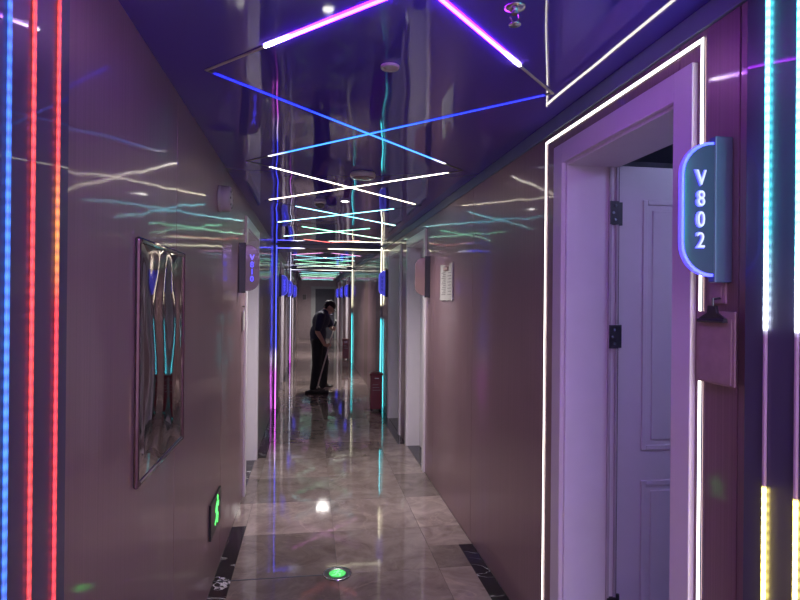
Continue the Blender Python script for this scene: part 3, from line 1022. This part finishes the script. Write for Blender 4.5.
# edge of a small hook hung card by the left door
o = thing('hanging_card', 'narrow pale card hanging from a hook under left rose number sign', 'tag', (LFT, 4.70, 1.36))
boxes('card', [((0.012, -0.05, 0.0), (0.016, 0.05, 0.15))], M['paper'], o)
bm = bmesh.new()
bm_cyl(bm, (0.0, 0, 0.185), (0.02, 0, 0.185), 0.004, seg=8)
bm_cyl(bm, (0.014, 0, 0.145), (0.014, 0, 0.186), 0.002, seg=8)
obj('hook', bm, M['steel'], o)

# ------------------------------------------------------------------ floor exit marker and inlaid strip
o = thing('exit_marker', 'round steel floor marker with glowing green exit figure', 'marker', (0.170, 3.405, 0.0))
bm = bmesh.new()
bm_lathe(bm, [(0.084, 0.0), (0.083, 0.004), (0.078, 0.006), (0.056, 0.0065), (0.054, 0.005)], (0, 0, 0), 'Z', 40)
obj('ring', bm, M['steel'], o, True)
bm = bmesh.new()
bm_lathe(bm, [(0.0835, 0.003), (0.0835, 0.0055), (0.079, 0.0068), (0.077, 0.0062)], (0, 0, 0), 'Z', 40, False)
obj('rim', bm, M['chrome'], o, True)
bm = bmesh.new()
bm_lathe(bm, [(0.054, 0.004), (0.04, 0.0068), (0.001, 0.0072)], (0, 0, 0), 'Z', 40)
obj('lens', bm, M['green_lens'], o, True)
bm = bmesh.new()
running_man(bm, 0.085, (0, 0, 0.0068), (1, 0, 0), (0, 1, 0), (0, 0, 1), 0.0015)
obj('figure', bm, M['green'], o)
tag(boxes('inlaid_strip', [((LFT + 0.001, 3.400, 0.0), (0.087, 3.408, 0.0022))], M['steel'], None),
    'thin dark metal strip across the floor from left wall to the round marker', 'strip')


# ------------------------------------------------------------------ red extinguisher boxes
def extinguisher_box(x, y, label):
    o = thing('extinguisher_box', label, 'extinguisher box', (x, y, 0))
    bm = bmesh.new()
    bm_box(bm, (-0.085, -0.075, 0.03), (0.085, 0.075, 0.52), 0.006)
    body = obj('body', bm, M['red_box'], o)
    bm = bmesh.new()
    bm_box(bm, (-0.098, -0.088, 0.515), (0.098, 0.088, 0.548), 0.008)
    bm_box(bm, (-0.08, -0.07, 0.545), (0.08, 0.07, 0.562), 0.006)
    lid = obj('lid', bm, M['red_box'], o)
    boxes('handle', [((-0.03, -0.096, 0.47), (0.03, -0.088, 0.485)), ((-0.03, -0.09, 0.47), (-0.024, -0.075, 0.485)), ((0.024, -0.09, 0.47), (0.03, -0.075, 0.485))], M['chrome'], body)
    boxes('print', [((-0.055, -0.0765, 0.30 + k * 0.04), (0.055 - 0.015 * k, -0.0745, 0.306 + k * 0.04)) for k in range(3)], M['paper'], body)
    for sx in (-1, 1):
        for sy in (-1, 1):
            bm = bmesh.new()
            bm_cyl(bm, (sx * 0.065, sy * 0.055, 0.0), (sx * 0.065, sy * 0.055, 0.032), 0.012, 0.015, 10)
            obj('foot', bm, M['slat_black'], o)
    return o


extinguisher_box(0.955, 8.42, 'dark red extinguisher box on the floor in front of the first far arch')
extinguisher_box(0.95, 15.75, 'tiny red extinguisher box on the floor beyond the second far arch')


# ------------------------------------------------------------------ person mopping
def skin_mesh(name, verts, edges, root=0, sub=2):
    """tapered limbs: a ball at every joint and a cone along every bone (fused into one surface later)"""
    bm = bmesh.new()
    for x, y, z, r in verts:
        bmesh.ops.create_icosphere(bm, subdivisions=2, radius=r, matrix=Matrix.Translation((x, y, z)))
    for a, b in edges:
        bm_cyl(bm, verts[a][:3], verts[b][:3], verts[a][3], verts[b][3], 16)
    bmesh.ops.recalc_face_normals(bm, faces=bm.faces)
    return mesh_of(bm, name)


def fuse(name, meshes, voxel, smooth=4):
    """join meshes and fuse them into one continuous skin"""
    bm = bmesh.new()
    for m in meshes:
        bm.from_mesh(m)
    me = mesh_of(bm, name)
    o = bpy.data.objects.new(name, me)
    COL.objects.link(o)
    md = o.modifiers.new('rm', 'REMESH')
    md.mode = 'VOXEL'
    md.voxel_size = voxel
    md.use_smooth_shade = True
    sm = o.modifiers.new('sm', 'SMOOTH')
    sm.iterations = smooth
    dg = bpy.context.evaluated_depsgraph_get()
    out = bpy.data.meshes.new_from_object(o.evaluated_get(dg))
    bpy.data.objects.remove(o)
    for p in out.polygons:
        p.use_smooth = True
    return out


def ellipsoid(c, r, rot=None, seg=24):
    bm = bmesh.new()
    m = Matrix.Translation(c) @ (rot or Matrix.Identity(4)) @ Matrix.Diagonal((r[0], r[1], r[2], 1))
    bmesh.ops.create_uvsphere(bm, u_segments=seg, v_segments=seg // 2, radius=1.0, matrix=m)
    return mesh_of(bm, 'e')


# local frame: +x to the right of the picture, -y towards the viewer, feet at z = 0
PX, PYY = 0.18, 10.45
pr = thing('person', 'person in navy polo shirt and black cap bending over a floor mop', 'person', (PX, PYY, 0))
hipL, hipR = (-0.055, -0.06, 0.86), (-0.01, 0.10, 0.86)
kneL, ankL = (-0.055, -0.13, 0.47), (-0.115, -0.18, 0.075)
kneR, ankR = (0.075, 0.16, 0.47), (0.060, 0.20, 0.075)
pel, wai, che, nb = (-0.035, 0.02, 0.90), (-0.045, 0.015, 1.05), (0.005, 0.0, 1.235), (0.075, -0.01, 1.365)
shL, shR = (0.005, -0.165, 1.315), (0.085, 0.165, 1.30)
elL, wrL = (-0.055, -0.255, 1.045), (0.075, -0.21, 0.815)
elR, wrR = (0.20, 0.16, 1.10), (0.235, 0.02, 1.075)
head = Vector((0.155, -0.015, 1.475))
hd_rot = Matrix.Rotation(math.radians(38), 4, 'Y')           # face tipped forward and down (facing +x)
V = [(*pel, 0.10), (*wai, 0.10), (*che, 0.10), (*nb, 0.062), (0.12, -0.012, 1.425, 0.052),
     (*shL, 0.062), (*elL, 0.043), (*wrL, 0.029),
     (*shR, 0.062), (*elR, 0.043), (*wrR, 0.029),
     (*hipL, 0.095), (*kneL, 0.062), (*ankL, 0.042),
     (*hipR, 0.095), (*kneR, 0.062), (*ankR, 0.042)]
Eg = [(0, 1), (1, 2), (2, 3), (3, 4), (2, 5), (5, 6), (6, 7), (2, 8), (8, 9), (9, 10), (0, 11), (11, 12), (12, 13), (0, 14), (14, 15), (15, 16)]
tilt = Matrix.Rotation(math.radians(24), 4, 'Y')
parts = [skin_mesh('b', V, Eg, 0), ellipsoid((0.015, 0.0, 1.23), (0.115, 0.165, 0.17), tilt), ellipsoid((-0.04, 0.015, 1.0), (0.105, 0.14, 0.17)),
         ellipsoid((-0.05, 0.02, 0.88), (0.115, 0.155, 0.12))]


def hp(x, y, z):
    return head + (hd_rot @ Vector((x, y, z)))


parts.append(ellipsoid(head, (0.098, 0.076, 0.112), hd_rot))
parts.append(ellipsoid(hp(0.045, 0, -0.065), (0.055, 0.055, 0.055), hd_rot))      # jaw
parts.append(ellipsoid(hp(0.102, 0, -0.015), (0.020, 0.013, 0.024), hd_rot))      # nose
parts.append(ellipsoid(hp(0.092, 0, -0.06), (0.014, 0.026, 0.009), hd_rot))       # lips
for s in (-1, 1):
    parts.append(ellipsoid(hp(-0.005, s * 0.076, -0.01), (0.022, 0.010, 0.032), hd_rot))   # ears
    parts.append(ellipsoid(hp(0.085, s * 0.03, 0.02), (0.012, 0.016, 0.008), hd_rot))      # brow
# mop handle line and hands closed on it
h_top, h_bot = Vector((0.265, -0.02, 1.18)), Vector((-0.065, -0.39, 0.05))
hdir = (h_bot - h_top).normalized()


def hand_on(wr, tpos):
    """palm beside the handle, four curled fingers and a thumb round it"""
    c = h_top + hdir * tpos
    out = []
    wr = Vector(wr)
    side = (wr - c)
    side -= hdir * side.dot(hdir)
    side = side.normalized()
    fw_ = hdir.cross(side).normalized()
    palm = c + side * 0.034
    bmv = [(*wr, 0.027), (*((wr + palm) / 2), 0.026), (*palm, 0.030)]
    out.append(skin_mesh('p', bmv, [(0, 1), (1, 2)], 0, 1))
    for i, ln in enumerate((0.95, 1.05, 1.0, 0.8)):
        b = palm + hdir * (-0.030 + 0.020 * i) + fw_ * 0.004
        pts = [b, c + hdir * (-0.030 + 0.020 * i) + fw_ * 0.026 * ln, c + hdir * (-0.028 + 0.020 * i) - side * 0.022 * ln + fw_ * 0.012,
               c + hdir * (-0.026 + 0.020 * i) - side * 0.020 * ln - fw_ * 0.012]
        out.append(skin_mesh('f', [(*p, 0.0095) for p in pts], [(0, 1), (1, 2), (2, 3)], 0, 1))
    b = palm - hdir * 0.028 - fw_ * 0.010
    pts = [b, c - hdir * 0.035 - fw_ * 0.026, c - hdir * 0.030 - side * 0.018 - fw_ * 0.016]
    out.append(skin_mesh('t', [(*p, 0.0105) for p in pts], [(0, 1), (1, 2)], 0, 1))
    return out


parts += hand_on(wrR, 0.10)
parts += hand_on(wrL, 0.62 * (h_top - h_bot).length * 0.56)
obj('body', fuse('body', parts, 0.006), M['skin'], pr)
# shirt
SV = [(-0.04, 0.02, 0.92, 0.11), (*wai, 0.115), (*che, 0.125), (0.06, -0.01, 1.345, 0.088), (0.088, -0.012, 1.385, 0.066),
      (*shL, 0.083), (-0.032, -0.225, 1.155, 0.072), (-0.045, -0.242, 1.10, 0.068),
      (*shR, 0.083), (0.15, 0.17, 1.20, 0.072), (0.172, 0.168, 1.155, 0.066)]
SE = [(0, 1), (1, 2), (2, 3), (3, 4), (2, 5), (5, 6), (6, 7), (2, 8), (8, 9), (9, 10)]
obj('polo_shirt', fuse('polo_shirt', [skin_mesh('s', SV, SE, 0), ellipsoid((0.012, 0.0, 1.235), (0.155, 0.205, 0.19), tilt), ellipsoid((-0.04, 0.015, 1.0), (0.150, 0.18, 0.20)), ellipsoid((-0.045, 0.02, 0.90), (0.140, 0.170, 0.085))], 0.010), M['navy'], pr)
bm = bmesh.new()
cm = Matrix.Translation((0.098, -0.012, 1.400)) @ Matrix.Rotation(math.radians(35), 4, 'Y')
bmesh.ops.create_cone(bm, cap_ends=False, segments=24, radius1=0.078, radius2=0.060, depth=0.045, matrix=cm)
obj('collar', bm, M['navy'], pr, True)
# trousers
TV = [(-0.035, 0.02, 0.88, 0.115), (*hipL, 0.108), (*kneL, 0.086), (-0.105, -0.17, 0.10, 0.072), (-0.11, -0.175, 0.055, 0.074),
      (*hipR, 0.108), (*kneR, 0.086), (0.062, 0.195, 0.10, 0.072), (0.06, 0.198, 0.055, 0.074)]
TE = [(0, 1), (1, 2), (2, 3), (3, 4), (0, 5), (5, 6), (6, 7), (7, 8)]
obj('trousers', fuse('trousers', [skin_mesh('t', TV, TE, 0), ellipsoid((-0.045, 0.02, 0.86), (0.132, 0.165, 0.12))], 0.010), M['trouser'], pr)
for (ax, ay, az), ang in ((ankL, -35), (ankR, -12)):
    Rz = Matrix.Translation((ax, ay, 0)) @ Matrix.Rotation(math.radians(ang), 4, 'Z')
    bm = bmesh.new()
    bm_box(bm, (-0.08, -0.045, 0.0), (0.19, 0.045, 0.022), 0.012)
    bmesh.ops.transform(bm, matrix=Rz, verts=bm.verts)
    so = mesh_of(bm, 'sole')
    m1 = ellipsoid((0.03, 0, 0.045), (0.105, 0.046, 0.045))
    m2 = ellipsoid((0.12, 0, 0.035), (0.075, 0.044, 0.030))
    m3 = ellipsoid((-0.01, 0, 0.075), (0.06, 0.043, 0.05))
    up = fuse('shoe', [m1, m2, m3], 0.008)
    up.transform(Rz)
    sh = obj('shoe', up, M['shoe'], pr)
    obj('sole', so, M['sole'], sh)
# cap with brim over short hair
bm = bmesh.new()
bmesh.ops.create_uvsphere(bm, u_segments=28, v_segments=14, radius=1.0)
bmesh.ops.delete(bm, geom=[v for v in bm.verts if v.co.z < -0.02], context='VERTS')
bmesh.ops.transform(bm, matrix=Matrix.Translation(hp(-0.008, 0, 0.028)) @ hd_rot @ Matrix.Diagonal((0.108, 0.088, 0.098, 1)), verts=bm.verts)
cp = obj('cap', bm, M['cap'], pr, True)
bm = bmesh.new()
pts = [(0.075 + 0.085 * math.cos(a), 0.078 * math.sin(a)) for a in [(-PI / 2) + PI * i / 12 for i in range(13)]]
bm_prism(bm, pts, 0.006, (0, 0, 0), (1, 0, 0), (0, 1, 0), (0, 0, 1))
bmesh.ops.transform(bm, matrix=Matrix.Translation(hp(-0.005, 0, 0.030)) @ hd_rot @ Matrix.Rotation(math.radians(12), 4, 'Y'), verts=bm.verts)
obj('brim', bm, M['cap'], cp)
hr = ellipsoid(hp(-0.030, 0, -0.005), (0.078, 0.080, 0.080), hd_rot)
obj('hair', hr, M['cap'], pr)
for s in (-1, 1):
    obj('eye', ellipsoid(hp(0.088, s * 0.030, 0.004), (0.010, 0.012, 0.006), hd_rot, 12), M['cap'], pr)

# mop: separate thing held in the hands
mp_ = thing('flat_mop', 'dark flat mop with pale handle held by the bending person', 'mop', (PX, PYY, 0))
bm = bmesh.new()
bm_cyl(bm, h_top - hdir * 0.06, h_bot, 0.012, seg=14)
obj('handle', bm, M['handle'], mp_, True)
bm = bmesh.new()
bm_cyl(bm, h_top - hdir * 0.07, h_top + hdir * 0.06, 0.015, seg=14)
obj('grip', bm, M['slat_black'], mp_, True)
bm = bmesh.new()
bm_cyl(bm, h_bot - hdir * 0.03, h_bot + hdir * 0.02, 0.018, seg=12)
bm_box(bm, (h_bot.x - 0.15, h_bot.y - 0.05, 0.036), (h_bot.x + 0.17, h_bot.y + 0.05, 0.050), 0.004)
obj('mop_plate', bm, M['slat_black'], mp_)
bm = bmesh.new()
ring = []
random.seed(3)
c0 = Vector((h_bot.x + 0.01, h_bot.y, 0))
NR = 48
prof = [(0.0, 0.052), (0.7, 0.050), (0.95, 0.035), (1.0, 0.012), (0.96, 0.0)]
rings = []
for f_, zz in prof:
    row = []
    for i in range(NR):
        a = 2 * PI * i / NR
        wob = 1 + (0.07 * math.sin(i * 5.3) + 0.04 * random.random()) * f_
        rx = 0.195 * math.copysign(abs(math.cos(a)) ** 0.6, math.cos(a))
        ry = 0.095 * math.copysign(abs(math.sin(a)) ** 0.6, math.sin(a))
        row.append(bm.verts.new((c0.x + rx * max(f_, 0.02) * wob, c0.y + ry * max(f_, 0.02) * wob, zz)))
    rings.append(row)
for a, b in zip(rings, rings[1:]):
    for i in range(NR):
        bm.faces.new((a[i], a[(i + 1) % NR], b[(i + 1) % NR], b[i]))
bm.faces.new(rings[-1])
bm.faces.new(rings[0])
bmesh.ops.recalc_face_normals(bm, faces=bm.faces)
obj('mop_pad', bm, M['mop'], mp_, True)
